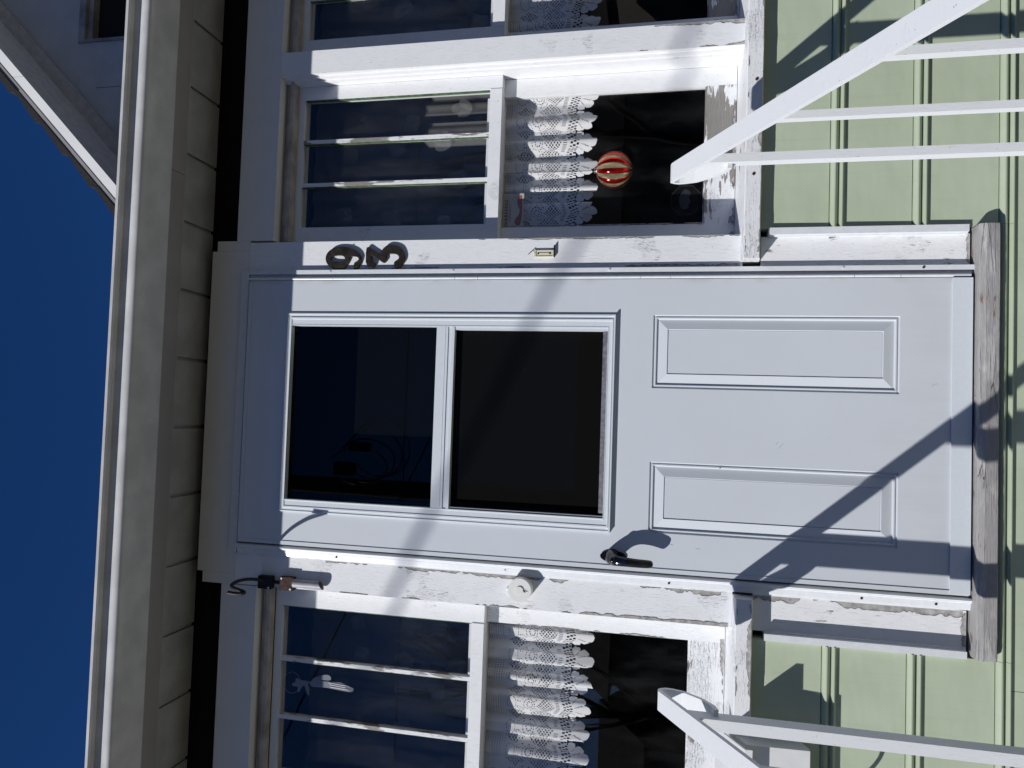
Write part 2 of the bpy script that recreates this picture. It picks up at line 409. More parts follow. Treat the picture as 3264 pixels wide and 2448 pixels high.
for x_, z_ in ((.934, -.181), (.673, -.178)):
    bm = bmesh.new(); add_cyl(bm, (x_, -.0565, z_), .0042, .003, 'y', 8); link('rusty_nail', bm_mesh(bm, 'rusty_nail'), RUST, H)
# ---- double hung windows
def window(x0, x1, glass_x0, glass_x1, munt, lab, railmat, lower_gx=None, lower_bot=-.053, railz=-.139):
    """frame mesh with upper sash, lower sash, muntins and panes under it"""
    t = .004
    wdw = boxes('window', SASH, H, [(x0+.008, x0+.012, .1125, .15, -.14, 1.25), (x1-.012, x1-.008, .1125, .15, -.14, 1.25),
                (x0+.012, x1-.012, .1125, .15, 1.246, 1.262), (x0+.012, x1-.012, .125, .15, -.15, -.139)], 0, lab)
    # upper sash
    zt, zb, top, bot = 1.222, .598, 1.2455, .5600
    sx0, sx1 = x0+.0085, x1-.0085
    if x1 > 0 and x0 > 0: sx1 = x1-.0135
    boxes('upper_sash', SASH, wdw, [(sx0, glass_x0, .065, .098, bot, top), (glass_x1, sx1, .065, .098, bot, top),
          (glass_x0, glass_x1, .065, .098, zt, top), (glass_x0, glass_x1, .062, .098, bot, zb)], .0015)
    for mx in munt:
        boxes('muntin', PUTTYW, wdw, [(mx-.0058, mx+.0058, .066, .090, zb, zt)], .0015)
        boxes('putty_line', PUTTY, wdw, [(mx-.0085, mx-.0058, .070, .080, zb+.002, zt-.002)], .0008)
    boxes('putty_line', PUTTY, wdw, [(glass_x1-.0035, glass_x1, .069, .080, zb+.002, zt-.002)], .0008)
    xs = [glass_x0]+sorted(munt)+[glass_x1]
    for p, q in zip(xs, xs[1:]):
        e = .0058
        boxes('pane', GLASS, wdw, [(p+(e if p != glass_x0 else 0), q-(e if q != glass_x1 else .0), .081, .084, zb, zt)], 0)
    # lower sash (the inner one)
    g0, g1 = lower_gx or (glass_x0-.004, glass_x1-.013)
    boxes('lower_sash', SASH, wdw, [(sx0, g0, .100, .124, railz, .561), (g1, sx1, .100, .124, railz, .561), (g0, g1, .100, .130, .561, .592), (g0, g1, .101, .130, .592, .615)], .0015)  # top rail raised with an added block to keep sun off the lace
    boxes('lower_rail', railmat, wdw, [(g0, g1, .100, .124, railz, lower_bot), (g0, g1, .104, .112, lower_bot, lower_bot+.004)], .0015,)
    boxes('pane', GLASS, wdw, [(g0, g1, .113, .1165, lower_bot, .561)], 0)
    return wdw
window(.521, 1.059, .583, 1.003, (.7225, .864), 'double hung window between the numbered casing and the post', PRAIL, (.579, .990))
window(1.1345, 1.673, 1.2025, 1.622, (1.342, 1.481), 'third window at the upper edge of the photo', PRAIL, (1.196, 1.61))
window(-1.215, -.559, -1.150, -.630, (-.978, -.798), 'double hung window left of the door', PXW, (-1.145, -.631), -.041, -.139)

# ---- siding, one object per course and side
Z0 = (-.379, -.5848, -.7906)                      # top of each bead
PITCH = .2058
def clap(zt, x0, x1, cut=None):
    """one course: flat face down from zt then two beads; zt = its top edge under the course above"""
    zb = zt-PITCH                                   # bottom edge
    P = [(.03, zt+.01), (-.0145, zt+.012)] if cut is None else [(.03, cut), (-.0165, cut)]
    z1 = zb+.039
    if cut is None: P += [(-.0165, z1+.002), (-.0115, z1)]
    for k in range(8):
        t = math.pi*k/7
        if cut is not None and z1-.0005-.0205*k/7 > cut-.001: continue
        P.append((-.0145-.0145*math.sin(t)**.8, z1-.0005-.0205*k/7))
    P += [(-.0135, z1-.0225)]
    for k in range(6):
        t = math.pi*k/5; P.append((-.018-.0115*math.sin(t)**.7, z1-.0235-.0115*k/5))
    P += [(-.016, zb+.001), (.03, zb+.001)]
    return extrude('siding_board', SIDING, H, P, 'x', x0, x1, smooth=True)
tops = [Z0[0]-.039+PITCH*k for k in (1,)] + [Z0[i]-.039 for i in range(3)]
tops = [Z0[0]+.0-.039+PITCH] + [z-.039 for z in Z0]
for i, zt in enumerate(tops[:3]):
    clap(zt, -2.6, -.5795); clap(zt, .5325, 2.6)
clap(tops[2], -.5785, .5315, -.7862)
clap(tops[3], -2.6, -.652); clap(tops[3], -.6505, 2.6)
clap(tops[3]-PITCH, -2.6, .4); clap(tops[3]-PITCH, .4015, 2.6)
boxes('foundation', CONC, H, [(-2.6, 2.6, .0, .04, GZ, tops[3]-2*PITCH-.01)], 0)

# threshold timber
def threshold():
    bm = bmesh.new(); n = 90; rings = []
    prof = [(.10, -.7350), (-.02, -.7350), (-.0440, -.7355), (-.0480, -.7380), (-.0530, -.750), (-.0515, -.768), (-.0505, -.7805), (-.047, -.7832), (.0, -.784), (.10, -.784)]
    for i in range(n+1):
        x = -.5745+(.5285+.5745)*i/n; r = []
        ends = .002*math.exp(-min(x+.5745, .5285-x)/.004)
        for j, (y, z) in enumerate(prof):
            o = .0006*math.sin(x*9+j*1.3) + .0011*(random.random()-.5)
            if 0 < j < 9: r.append(bm.verts.new((x, y+o*.6+ends, z+o*.7)))
            else: r.append(bm.verts.new((x, y, z)))
        rings.append(r)
    m_ = len(prof)
    for A, B in zip(rings, rings[1:]):
        for k in range(m_): bm.faces.new((A[k], A[(k+1) % m_], B[(k+1) % m_], B[k]))
    bm.faces.new(rings[0]); bm.faces.new(rings[-1][::-1])
    me = bm_mesh(bm, 'threshold', smooth=True); me.set_sharp_from_angle(angle=math.radians(16))
    return link('threshold', me, THRESH, H, 'weathered grey timber threshold under the storm door')
threshold()

# ---- eave: soffit panels, fascia, gutter
EK = 1.0130
def eb(b): return (b[0]*EK, b[1]*EK, -2.2+(2.2+b[2])*EK, -2.2+(2.2+b[3])*EK, b[4]*EK, b[5]*EK)
for k in range(-12, 13):
    xc = .7665+.2095*k
    x0, x1 = xc+.0035, xc+.2095-.0035
    boxes('soffit_panel', SOF, H, [eb((x0+.002, x1-.002, -.162, .012, 1.500, 1.506)), eb((x1-.002, x1+.009, -.162, .012, 1.508, 1.512))], .0012)
boxes('soffit_trim', SOF, H, [eb((-2.8, 2.8, -.170, -.1445, 1.4955, 1.5035))], .001)
def fascia_piece(x0, x1): return boxes('fascia', FAS, H, [eb((x0, x1, -.236, -.170, 1.481, 1.492)), eb((x0, x1, -.243, -.236, 1.481, 1.62))], .002)
fascia_piece(-2.8, .6885); fascia_piece(.690, 2.8)
GP = [(-.2435, 1.60), (-.2435, 1.4745), (-.2465, 1.4715), (-.300, 1.4725), (-.340, 1.4745), (-.3560, 1.4775), (-.3620, 1.4805), (-.3648, 1.4850),
      (-.3655, 1.4910), (-.3652, 1.4965), (-.3636, 1.5010), (-.3595, 1.5060), (-.3530, 1.5130), (-.3505, 1.5240), (-.3510, 1.5390), (-.3560, 1.5420),
      (-.3620, 1.5410), (-.3700, 1.5378), (-.3750, 1.5372), (-.3760, 1.5380), (-.3760, 1.5460), (-.3740, 1.5480), (-.3400, 1.5480), (-.3400, 1.5380), (-.3400, 1.4830), (-.2500, 1.4800), (-.250, 1.60)]
GP = [(-2.2+(2.2+p[0])*EK, p[1]*EK) for p in GP]
extrude('gutter', GUT, H, GP, 'x', -2.8, 2.8, smooth=True)
# lower roof
extrude('roof', SHIN, H, [(-.26, 1.602), (.60, 1.90), (.60, 1.87), (-.22, 1.595)], 'x', -2.9, 2.9)

# ---- upper gable to the right
def zr(x, off=0.): return 2.42+(x-1.1)*1.0+off
gx0, gx1 = .45, 3.0
wall_top = [(gx0, 1.7), (gx0, zr(gx0)), (gx1, zr(gx1)), (gx1, 1.7)]
gwx0, gwx1, gwz0, gwz1 = 1.553, 2.25, 1.9, 2.60
extrude('gable_wall', GWALL, H, [(gx0, 1.7), (gx0, zr(gx0, .03)), (gwx0, zr(gwx0, .03)), (gwx0, 1.7)], 'y', .6, .64)
boxes('gable_wall', GWALL, H, [(gwx0, 3.0, .6, .64, gwz1, 2.86), (gwx1, 3.0, .6, .64, 1.7, gwz1), (gwx0, gwx1, .6, .64, 1.7, gwz0)], 0)
extrude('gable_wall', GWALL, H, [(gwx0, 2.86), (gwx0, zr(gwx0, .03)), (3.0, zr(3.0, .03)), (3.0, 2.86)], 'y', .6, .64)
boxes('board_seam', DARKW, H, [(1.35, 1.352, .5995, .601, 1.75, 2.50)], 0)
gw = boxes('gable_window', DIRTY, H, [(gwx0, gwx1, .592, .66, 2.568, 2.60), (gwx0, 1.566, .592, .66, 1.9, 2.568), (1.566, gwx1, .61, .66, 2.545, 2.5675)], .002, 'small dark window in the upper gable')
boxes('unlit_room_sheet', BLACK, gw, [(1.566, gwx1, .645, .648, 1.9, 2.545)], 0)  # black sheet stands in for the unlit room behind the opening
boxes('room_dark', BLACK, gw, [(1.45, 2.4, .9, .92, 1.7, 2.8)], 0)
# frieze board, soffit, fascia along the rake
extrude('rake_frieze', plain('rake_frieze_paint', (.62, .57, .50), .5), H, [(gx0, zr(gx0, -.075)), (gx1, zr(gx1, -.075)), (gx1, zr(gx1, .03)), (gx0, zr(gx0, .03))], 'y', .578, .5995)
extrude('rake_soffit', plain('rake_soffit_paint', (.78, .77, .76), .5), H, [(gx0, zr(gx0)), (gx1, zr(gx1)), (gx1, zr(gx1, .012)), (gx0, zr(gx0, .012))], 'y', .345, .5775)
extrude('rake_fascia', GFAS, H, [(gx0, zr(gx0, -.008)), (1.285, zr(1.285, -.008)), (1.285, zr(1.285, .047)), (gx0, zr(gx0, .047))], 'y', .325, .345)
extrude('rake_fascia', GFAS, H, [(1.287, zr(1.287, -.008)), (gx1, zr(gx1, -.008)), (gx1, zr(gx1, .047)), (1.287, zr(1.287, .047))], 'y', .325, .345)
extrude('drip_edge', FAS, H, [(gx0, zr(gx0, .0475)), (gx1, zr(gx1, .0475)), (gx1, zr(gx1, .070)), (gx0, zr(gx0, .070))], 'y', .3225, .36)
x = gx0; k = 0
while x < 2.7:                                        # shingle ends stepping up the rake
    L = .118+.02*random.random(); j = .006*random.random()
    extrude('shingle', SHIN, H, [(x, zr(x, .071)), (x+L, zr(x+L, .071)), (x+L+.006, zr(x+L, .092+j)), (x-.002, zr(x, .106+j))], 'y', .3205-j*.6, 1.2)
    x += L

# ------------------------------------------------------------------ storm door
DY = -.02
dA = lambda v: a(v, DY)
DX0, DX1, DZ0, DZ1 = dA(-.4262), dA(.398), dA(-.7335), dA(1.352)
IX0, IX1, IZ0, IZ1 = dA(-.3235), dA(.2955), dA(.186), dA(1.2125)      # insert outer
GX0, GX1 = dA(-.283), dA(.2555)
panels = [(dA(.0880), dA(.2955)), (dA(-.3165), dA(-.1185))]
PZ0, PZ1 = dA(-.563), dA(.081)
# slab skin with real openings for insert and embossed panels
bm = bmesh.new()
xs = sorted([DX0, DX0+.0125, IX0+.004, IX1-.004, DX1]+[v for p in panels for v in p]); zs = sorted([DZ0, DZ0+.045, PZ0, PZ1, IZ0+.004, IZ1-.004, DZ1])
def inhole(xc, zc):
    if IX0+.004 < xc < IX1-.004 and IZ0+.004 < zc < IZ1-.004: return True
    return any(p[0] < xc < p[1] and PZ0 < zc < PZ1 for p in panels)
vv = {}
def gv(x, y, z):
    k_ = (round(x, 5), round(y, 5), round(z, 5))
    if k_ not in vv: vv[k_] = bm.verts.new((x, y, z))
    return vv[k_]
for i in range(len(xs)-1):
    for j in range(len(zs)-1):
        if not inhole((xs[i]+xs[i+1])/2, (zs[j]+zs[j+1])/2):
            bm.faces.new([gv(xs[i], DY, zs[j]), gv(xs[i+1], DY, zs[j]), gv(xs[i+1], DY, zs[j+1]), gv(xs[i], DY, zs[j+1])])
bmesh.ops.recalc_face_normals(bm, faces=bm.faces)
be = [e for e in bm.edges if e.is_boundary]
r = bmesh.ops.extrude_edge_only(bm, edges=be)
for v in [g for g in r['geom'] if isinstance(g, bmesh.types.BMVert)]: v.co.y += .034
me = bm_mesh(bm, 'storm_door')
door = link('storm_door', me, VINYL, H, 'white storm door with two glass panes and two embossed panels')
# raised lip along the outer edges of the slab
boxes('door_edge', VINYL, door, [(DX0, DX0+.0115, DY-.0022, DY-.0002, DZ0+.045, DZ1-.013), (DX0, DX1-.002, DY-.0022, DY-.0002, DZ1-.0125, DZ1)], .0008)
boxes('bottom_expander', VINYL2, door, [(DX0+.003, DX1-.001, DY-.005, DY-.0002, DZ0-.002, DZ0+.0455)], .001)
def ring(bm, R0, y0, R1, y1):
    A = [bm.verts.new((x_, y0, z_)) for x_, z_ in ((R0[0], R0[2]), (R0[1], R0[2]), (R0[1], R0[3]), (R0[0], R0[3]))]
    B = [bm.verts.new((x_, y1, z_)) for x_, z_ in ((R1[0], R1[2]), (R1[1], R1[2]), (R1[1], R1[3]), (R1[0], R1[3]))]
    for k_ in range(4): bm.faces.new((A[k_], A[(k_+1) % 4], B[(k_+1) % 4], B[k_]))
def inset(R, d): return (R[0]+d, R[1]-d, R[2]+d, R[3]-d)
for (p0, p1) in panels:
    bm = bmesh.new(); R = (p0, p1, PZ0, PZ1); steps = [(0, 0), (.0015, .004), (.005, .0048), (.0065, .0015), (.0095, .0012), (.012, .0065), (.0135, .0068), (.040, -.0005), (.0415, .0030), (.0430, .0018)]
    for (d0, y0), (d1, y1) in zip(steps, steps[1:]): ring(bm, inset(R, d0), DY+y0, inset(R, d1), DY+y1)
    I = inset(R, .0430); bm.faces.new([bm.verts.new((x_, DY+.0018, z_)) for x_, z_ in ((I[0], I[2]), (I[1], I[2]), (I[1], I[3]), (I[0], I[3]))])
    me = bm_mesh(bm, 'embossed_panel')
    if me.polygons[len(me.polygons)-1].normal.y > 0: me.flip_normals()
    link('embossed_panel', me, VINYL, door)
# glazed insert
def insert_frame():
    bm = bmesh.new(); R = (IX0, IX1, IZ0, IZ1)
    st = [(0, DY+.003), (0, DY-.0055), (.004, DY-.0062), (.0055, DY-.004), (.012, DY-.004), (.0135, DY-.0072), (.018, DY-.0072), (.0195, DY-.005), (.034, DY-.005), (.0355, DY-.0062), (.0385, DY-.0062), (.039, DY+.014)]
    R2 = lambda d: (R[0]+d, R[1]-d, R[2]+d*.56, R[3]-(d if d < .01 else min(d, .0165)))
    for (d0, y0), (d1, y1) in zip(st, st[1:]): ring(bm, R2(d0), y0, R2(d1), y1)
    return link('glass_frame', bm_mesh(bm, 'glass_frame'), VINYL2, door)
insert_frame()
boxes('shadow_ledge', VINYL2, door, [(IX0+.001, IX1-.001, DY-.0135, DY-.0003, IZ0+.0005, IZ0+.0045)], .0008)  # ledge added to cast a wider shadow below the glass frame
mz1, mz0 = dA(.7195), dA(.6635)
boxes('meeting_rail', VINYL2, door, [(GX0-.001, GX1+.001, DY-.006, DY+.012, mz0+.020, mz1), (GX0-.001, GX1+.001, DY-.0035, DY+.012, mz0+.009, mz0+.020), (GX0-.001, GX1+.001, DY-.0065, DY+.012, mz0, mz0+.009),
      (GX0-.001, GX1+.001, DY-.0068, DY-.005, mz0+.028, mz0+.0285)], .0012)
boxes('lower_glass_frame', VINYL2, door, [(GX0-.001, GX0+.004, DY-.004, DY+.012, dA(.2035), mz0), (GX1-.008, GX1+.001, DY-.004, DY+.012, dA(.2035), mz0), (GX0, GX1, DY-.004, DY+.012, dA(.1990), dA(.2070))], .001)
boxes('pane', DGLASS, door, [(GX0, GX1, DY+.0135, DY+.0165, mz1-.01, dA(1.2000))], 0, 'upper glass pane of the storm door')
boxes('pane', SCREEN, door, [(GX0, GX1, DY+.0135, DY+.0165, dA(.2000), mz0+.01)], 0, 'darker lower glass pane of the storm door')
boxes('gasket', GASKET, door, [(GX0, GX0+.0025, DY-.0045, DY+.013, dA(.2085), mz0-.001)], 0)
boxes('screen_track', plain('brushed_alu', (.36, .35, .35), .35, .6, var=.3, scale=120), door, [(GX0+.012, GX1-.009, DY-.001, DY+.011, dA(.2075), dA(.2215))], .001, 'bare metal track below the lower glass')
# hinge side: flange, channel, knuckles
HX = lambda v: dA(v)
fl = boxes('hinge_flange', ALU, door, [(HX(.4202), HX(.4330), -.0135, -.0005, dA(-.742), dA(1.3590)), (HX(.399), HX(.4202), -.003, -.0006, dA(-.742), dA(1.3590))], .0012)
kz = [dA(v) for v in (-.733, -.563, -.448, .037, .120, .600, .672, 1.066, 1.140, 1.355)]
for z0, z1 in zip(kz, kz[1:]):
    tube('hinge_knuckle', ALU, door, [(HX(.4045), -.0165, z0+.0006), (HX(.4045), -.0165, z1-.0006)], .0050, 12)
# latch side flange, with two ridges
extrude('latch_flange', ALU, door, [(dA(-.4315), .0), (dA(-.4315), -.0125), (dA(-.4335), -.0215), (dA(-.4375), -.0235), (dA(-.4405), -.0195), (dA(-.4425), -.0190), (dA(-.4445), -.0165), (dA(-.4470), -.0110),
        (dA(-.4490), -.0108), (dA(-.4610), -.0075), (dA(-.4650), -.0060), (dA(-.4655), -.0005)], 'z', dA(-.742), dA(1.3590))
boxes('seal_shade_strip', plain('grey_seal', (.10, .10, .085), .7), door, [(dA(-.4315), dA(-.4268), -.0125, -.0006, dA(-.735), dA(1.3560))], 0)
boxes('seal_shade_strip', GASKET, door, [(dA(-.43), dA(.41), -.010, .02, -.7345, -.7275)], 0)  # black strip stands in for the shade beneath the door
boxes('header_flange', ALU, door, [(dA(-.462), dA(.433), -.0100, -.0006, dA(1.3615), dA(1.388))], .0015)
boxes('seal_shade_strip', GASKET, door, [(dA(-.4315), dA(.404), -.0040, -.0006, dA(1.3535), dA(1.3612))], 0)
# screws
def screw(x_, y_, z_, r_=.0032):
    bm = bmesh.new(); add_cyl(bm, (x_, y_-.0008, z_), r_, .0024, 'y', 10)
    return link('screw', bm_mesh(bm, 'screw'), BROWN if random.random() < .5 else ALU, door)
for zz in (1.245, 1.08, .68, .21, -.42, -.62): screw(dA(.4266), -.0135, dA(zz))
for zz in (1.21, 1.02, .49, .02, -.48, -.66): screw(dA(-.4545), -.0095, dA(zz))
for xx in (-.30, .05, .33): screw(dA(xx), -.010, dA(1.374), .0028)
# dings in the skin
for (x_, z_, s_) in ((-.128, -.110, .0016), (-.435+.012, .506, .0022), (-.431+.009, .463, .0016)):
    bm = bmesh.new(); add_cyl(bm, (dA(x_), DY-.0004, dA(z_)), s_, .0008, 'y', 7)
    link('paint_chip', bm_mesh(bm, 'paint_chip'), GASKET, door)
# handle
bm = bmesh.new()
hp = spline([(-.3875, -.020, .176), (-.3880, -.034, .176), (-.3895, -.050, .1715), (-.3900, -.0630, .160), (-.3905, -.0690, .138), (-.3920, -.0680, .108), (-.3930, -.0640, .082), (-.3935, -.0600, .064)], 5)
hr = np.interp(np.linspace(0, 1, len(hp)), [0, .12, .3, .5, .7, .9, .97, 1], [.0230, .0200, .0165, .0135, .0120, .0112, .0098, .0060])
add_tube(bm, hp, list(hr), 16)
me = bm_mesh(bm, 'door_handle', smooth=True); hd = link('door_handle', me, HANDLE, door, 'glossy black lever handle')
bm = bmesh.new(); add_cyl(bm, (-.3860, -.0210, .174), .0270, .006, 'y', 28, .0255)
for v in bm.verts: v.co.z = .174+(v.co.z-.174)*1.35; v.co.x = -.386+(v.co.x+.386)*.62
link('handle_plate', bm_mesh(bm, 'handle_plate', bevel=.001), HANDLE, door)
bm = bmesh.new(); bmesh.ops.create_uvsphere(bm, u_segments=14, v_segments=10, radius=.0105, matrix=Matrix.Translation((-.388, -.0665, .170)))
link('thumb_button', bm_mesh(bm, 'thumb_button', smooth=True), HANDLE, door)

# flaked edges: ragged bands of bare wood with a dark strip standing in for the lifted paint's shadow, following board edges
BARE = plain('bare_grey_wood', (.37, .36, .345), .9, var=.35, bump=.8, scale=60)
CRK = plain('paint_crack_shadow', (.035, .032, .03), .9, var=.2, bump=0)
def ragged(axis, e, d, t0, t1, w0, w1, y, seed, gap=.45):
    r_ = random.Random(seed); n = max(6, int(abs(t1-t0)/.006)); W_ = []; v = r_.random()
    for i in range(n+1):
        v = min(1, max(-gap, v+r_.uniform(-.42, .42))); 
        W_.append(max(0, v)*(w0+(w1-w0)*i/n))
    bm = bmesh.new(); bc = bmesh.new()
    P = lambda t, w_, yy: ((e+d*w_, yy, t) if axis == 'z' else (t, yy, e+d*w_))
    ts = [t0+(t1-t0)*i/n+r_.uniform(-.002, .002)*(0 < i < n) for i in range(n+1)]
    for i in range(n):
        a0, a1 = W_[i], W_[i+1]
        if a0+a1 < .0012: continue
        bm.faces.new([bm.verts.new(q) for q in (P(ts[i], 0, y-.0004), P(ts[i+1], 0, y-.0004), P(ts[i+1], a1, y-.0004), P(ts[i], a0, y-.0004))])
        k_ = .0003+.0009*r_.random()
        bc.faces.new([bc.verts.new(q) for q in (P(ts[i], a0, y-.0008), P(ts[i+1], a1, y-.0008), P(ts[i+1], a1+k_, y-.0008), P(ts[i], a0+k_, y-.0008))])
    for b_, nm, mt in ((bm, 'bare_wood', BARE), (bc, 'flake_edge_shadow', CRK)):
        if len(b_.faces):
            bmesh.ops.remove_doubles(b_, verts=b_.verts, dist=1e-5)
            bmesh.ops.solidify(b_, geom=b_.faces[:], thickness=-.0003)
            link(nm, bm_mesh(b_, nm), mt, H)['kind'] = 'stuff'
        else: b_.free()
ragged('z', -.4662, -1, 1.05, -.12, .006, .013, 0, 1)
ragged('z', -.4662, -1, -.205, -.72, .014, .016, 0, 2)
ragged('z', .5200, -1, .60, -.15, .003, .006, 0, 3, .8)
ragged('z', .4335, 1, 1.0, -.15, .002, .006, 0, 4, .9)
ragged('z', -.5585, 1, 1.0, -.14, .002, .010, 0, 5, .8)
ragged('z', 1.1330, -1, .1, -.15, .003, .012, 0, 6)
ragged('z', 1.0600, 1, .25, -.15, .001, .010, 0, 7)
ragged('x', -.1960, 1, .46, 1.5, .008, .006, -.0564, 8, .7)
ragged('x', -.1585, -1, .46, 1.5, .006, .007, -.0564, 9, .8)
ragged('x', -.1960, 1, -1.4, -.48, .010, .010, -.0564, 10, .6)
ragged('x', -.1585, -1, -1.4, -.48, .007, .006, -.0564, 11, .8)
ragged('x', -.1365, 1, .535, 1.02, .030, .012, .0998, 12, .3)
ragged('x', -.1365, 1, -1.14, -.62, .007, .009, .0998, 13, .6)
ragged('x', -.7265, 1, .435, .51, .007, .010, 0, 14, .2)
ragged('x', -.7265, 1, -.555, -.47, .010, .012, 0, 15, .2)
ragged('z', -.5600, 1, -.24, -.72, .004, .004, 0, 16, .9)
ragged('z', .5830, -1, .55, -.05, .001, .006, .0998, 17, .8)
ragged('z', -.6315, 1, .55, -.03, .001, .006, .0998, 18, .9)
# fine scratches on the door skin
for (xa_, za_, xb_, zb_) in ((-.055, -.275, -.068, -.262), (-.050, -.262, -.058, -.255), (.118, -.655, .112, -.640), (-.345, .025, -.347, .010), (-.352, -.05, -.354, -.062)):
    tube('scratch', CRK, door, [(dA(xa_), DY-.0001, dA(za_)), (dA((xa_+xb_)/2+.001), DY-.0001, dA((za_+zb_)/2)), (dA(xb_), DY-.0001, dA(zb_))], .0003, 4)

# ------------------------------------------------------------------ house number
def px9(zx, zy):        # traced letter outlines, metres on the casing
    ax = .5081-(zy-315)*.1808*.000903-.0012; az = 1.0919-(zx-320)*.1808*.001132*1.0
    return (a(ax+.001, -.008), a(az, -.008))
nine = [[(320, 530), (335, 450), (390, 380), (480, 330), (580, 315), (700, 320), (820, 360), (900, 420), (940, 490), (945, 540), (925, 600), (900, 680), (835, 725), (818, 690), (820, 600), (880, 565), (910, 545), (905, 510), (870, 480), (730, 475), (735, 540), (700, 620), (655, 690), (570, 722), (480, 712), (400, 670), (345, 610)],
        [(400, 520), (430, 480), (520, 460), (610, 462), (655, 490), (668, 530), (655, 575), (560, 585), (460, 578), (410, 555)]]
three = [[(1035, 335), (1085, 315), (1120, 345), (1275, 450), (1300, 420), (1330, 350), (1400, 290), (1480, 275), (1590, 300), (1660, 350), (1700, 430), (1715, 520), (1690, 600), (1640, 660), (1590, 700), (1550, 690), (1520, 600), (1560, 560), (1610, 530), (1620, 490), (1590, 450), (1530, 430), (1440, 430), (1395, 450), (1385, 510), (1390, 560), (1345, 600), (1290, 560), (1115, 445), (1120, 520), (1150, 580), (1200, 600), (1175, 680), (1030, 665)]]
def px93(zx, zy):
    X = 980+zx*.1808; Y_ = 730+zy*.1808               # pixel of the photo -> wall, via the camera itself
    d = right*(X-1632)+down*(Y_-1224)+fwd*2450; t = (-.008-CAMY)/d.y
    return (d.x*t, d.z*t)
def smooth_poly(P, it=2):
    for _ in range(it):
        Q = []
        for i in range(len(P)):
            p, q = P[i], P[(i+1) % len(P)]
            Q += [(p[0]*.75+q[0]*.25, p[1]*.75+q[1]*.25), (p[0]*.25+q[0]*.75, p[1]*.25+q[1]*.75)]
        P = Q
    return P
n9 = shape2d('house_number', [smooth_poly([px93(*p) for p in P]) for P in nine], -.0085, -.0015, BRASS, None, bevel=.0006)
tag(n9, 'weathered brass digit 9 on the white casing right of the door', 'house number', 'brass house number digits')
n3 = shape2d('house_number', [smooth_poly([px93(*p) for p in P], 1) for P in three], -.0085, -.0015, BRASS, None, bevel=.0006)
tag(n3, 'weathered brass digit 3 under the digit 9 on the white casing', 'house number', 'brass house number digits')
for par, zx, zy in ((n9, 355, 522), (n9, 745, 335), (n9, 925, 530), (n3, 1065, 495), (n3, 1490, 345)):
    x_, z_ = px93(zx, zy); bm = bmesh.new(); add_cyl(bm, (x_, -.0095, z_), .0026, .002, 'y', 10); link('screw', bm_mesh(bm, 'screw'), BROWN, par)

# ------------------------------------------------------------------ bells
bell = empty('doorbell', (-.5095, 0, .4405), 'round white bell button with a small arrow on the left casing', 'doorbell')
bm = bmesh.new(); add_cyl(bm, (-.4985, -.018, .435), .0335, .036, 'y', 40); link('bell_body', bm_mesh(bm, 'bell_body', bevel=.003, seg=3), PLASTIC, bell)
bm = bmesh.new(); add_cyl(bm, (-.4985, -.0372, .435), .011, .003, 'y', 28); link('bell_button', bm_mesh(bm, 'bell_button', bevel=.0008), PLASTIC, bell)
bm = bmesh.new(); ax_, az_ = -.4990, .4175
for p_, q_ in (((0, -.006), (0, .0055)), ((0, .0055), (-.0045, .0005)), ((0, .0055), (.0045, .0005))):
    add_tube(bm, [(ax_+p_[0], -.0366, az_+p_[1]), (ax_+q_[0], -.0366, az_+q_[1])], .0008, 6)
link('arrow_mark', bm_mesh(bm, 'arrow_mark'), DRAWN, bell)
tube('wire_stub', PLASTIC, bell, spline([(-.5005, -.005, .470), (-.5025, -.008, .4765), (-.5045, -.003, .481)], 4), .0018, 6)
plate = empty('bell_remains', (.4735, 0, .395), 'cream plate of a broken old bell with two brown screws on the numbered casing', 'doorbell')
boxes('back_plate', CREAM, plate, [(.4645, .4835, -.006, -.0008, .372, .430)], .001)
boxes('contact_strip', DRAWN, plate, [(.4755, .4765, -.0070, -.0062, .385, .414), (.4660, .4668, -.0070, -.0062, .376, .424), (.4660, .4815, -.0070, -.0062, .4235, .4245), (.475, .476, -.0070, -.0062, .4265, .4295)], 0)
for z_ in (.383, .418):
    bm = bmesh.new(); add_cyl(bm, (.4735, -.0068, z_), .0026, .002, 'y', 10); link('screw', bm_mesh(bm, 'screw'), BROWN, plate)
boxes('metal_tab', IRON, plate, [(.4630, .4975, -.0105, -.0005, .3700, .3718)], .0003)
tube('wire_stub', IRON, plate, spline([(.480, -.003, .430), (.4845, -.006, .4325), (.478, -.010, .438), (.471, -.008, .447)], 4), .0012, 6)

# ------------------------------------------------------------------ hook bracket
hook = empty('plant_hook', (-.54, 0, 1.23), 'rusty iron plant hook with curled arm on two clamps above a white tube', 'hook')
tube('hook_arm', IRON, hook, spline([(-.5405, -.013, 1.15), (-.540, -.013, 1.235), (a(-.5405, -.03), -.03, a(1.275, -.03)), (a(-.5425, -.055), -.055, a(1.312, -.055)), (a(-.5515, -.10), -.10, a(1.346, -.10)), (a(-.566, -.140), -.140, a(1.366, -.14)),
     (a(-.5745, -.168), -.168, a(1.354, -.168)), (a(-.5800, -.183), -.183, a(1.328, -.183)), (a(-.5855, -.191), -.191, a(1.3205, -.191)), (a(-.5905, -.196), -.196, a(1.340, -.196)), (a(-.5892, -.198), -.198, a(1.377, -.198))], 6), .0052, 10)
boxes('clamp', IRON, hook, [(-.5620, -.5235, -.020, -.0005, 1.218, 1.264)], .002, 'black upper clamp of the hook')
boxes('clamp', RUST, hook, [(-.5610, -.5215, -.020, -.0005, 1.146, 1.190)], .002, 'rust red lower clamp of the hook')
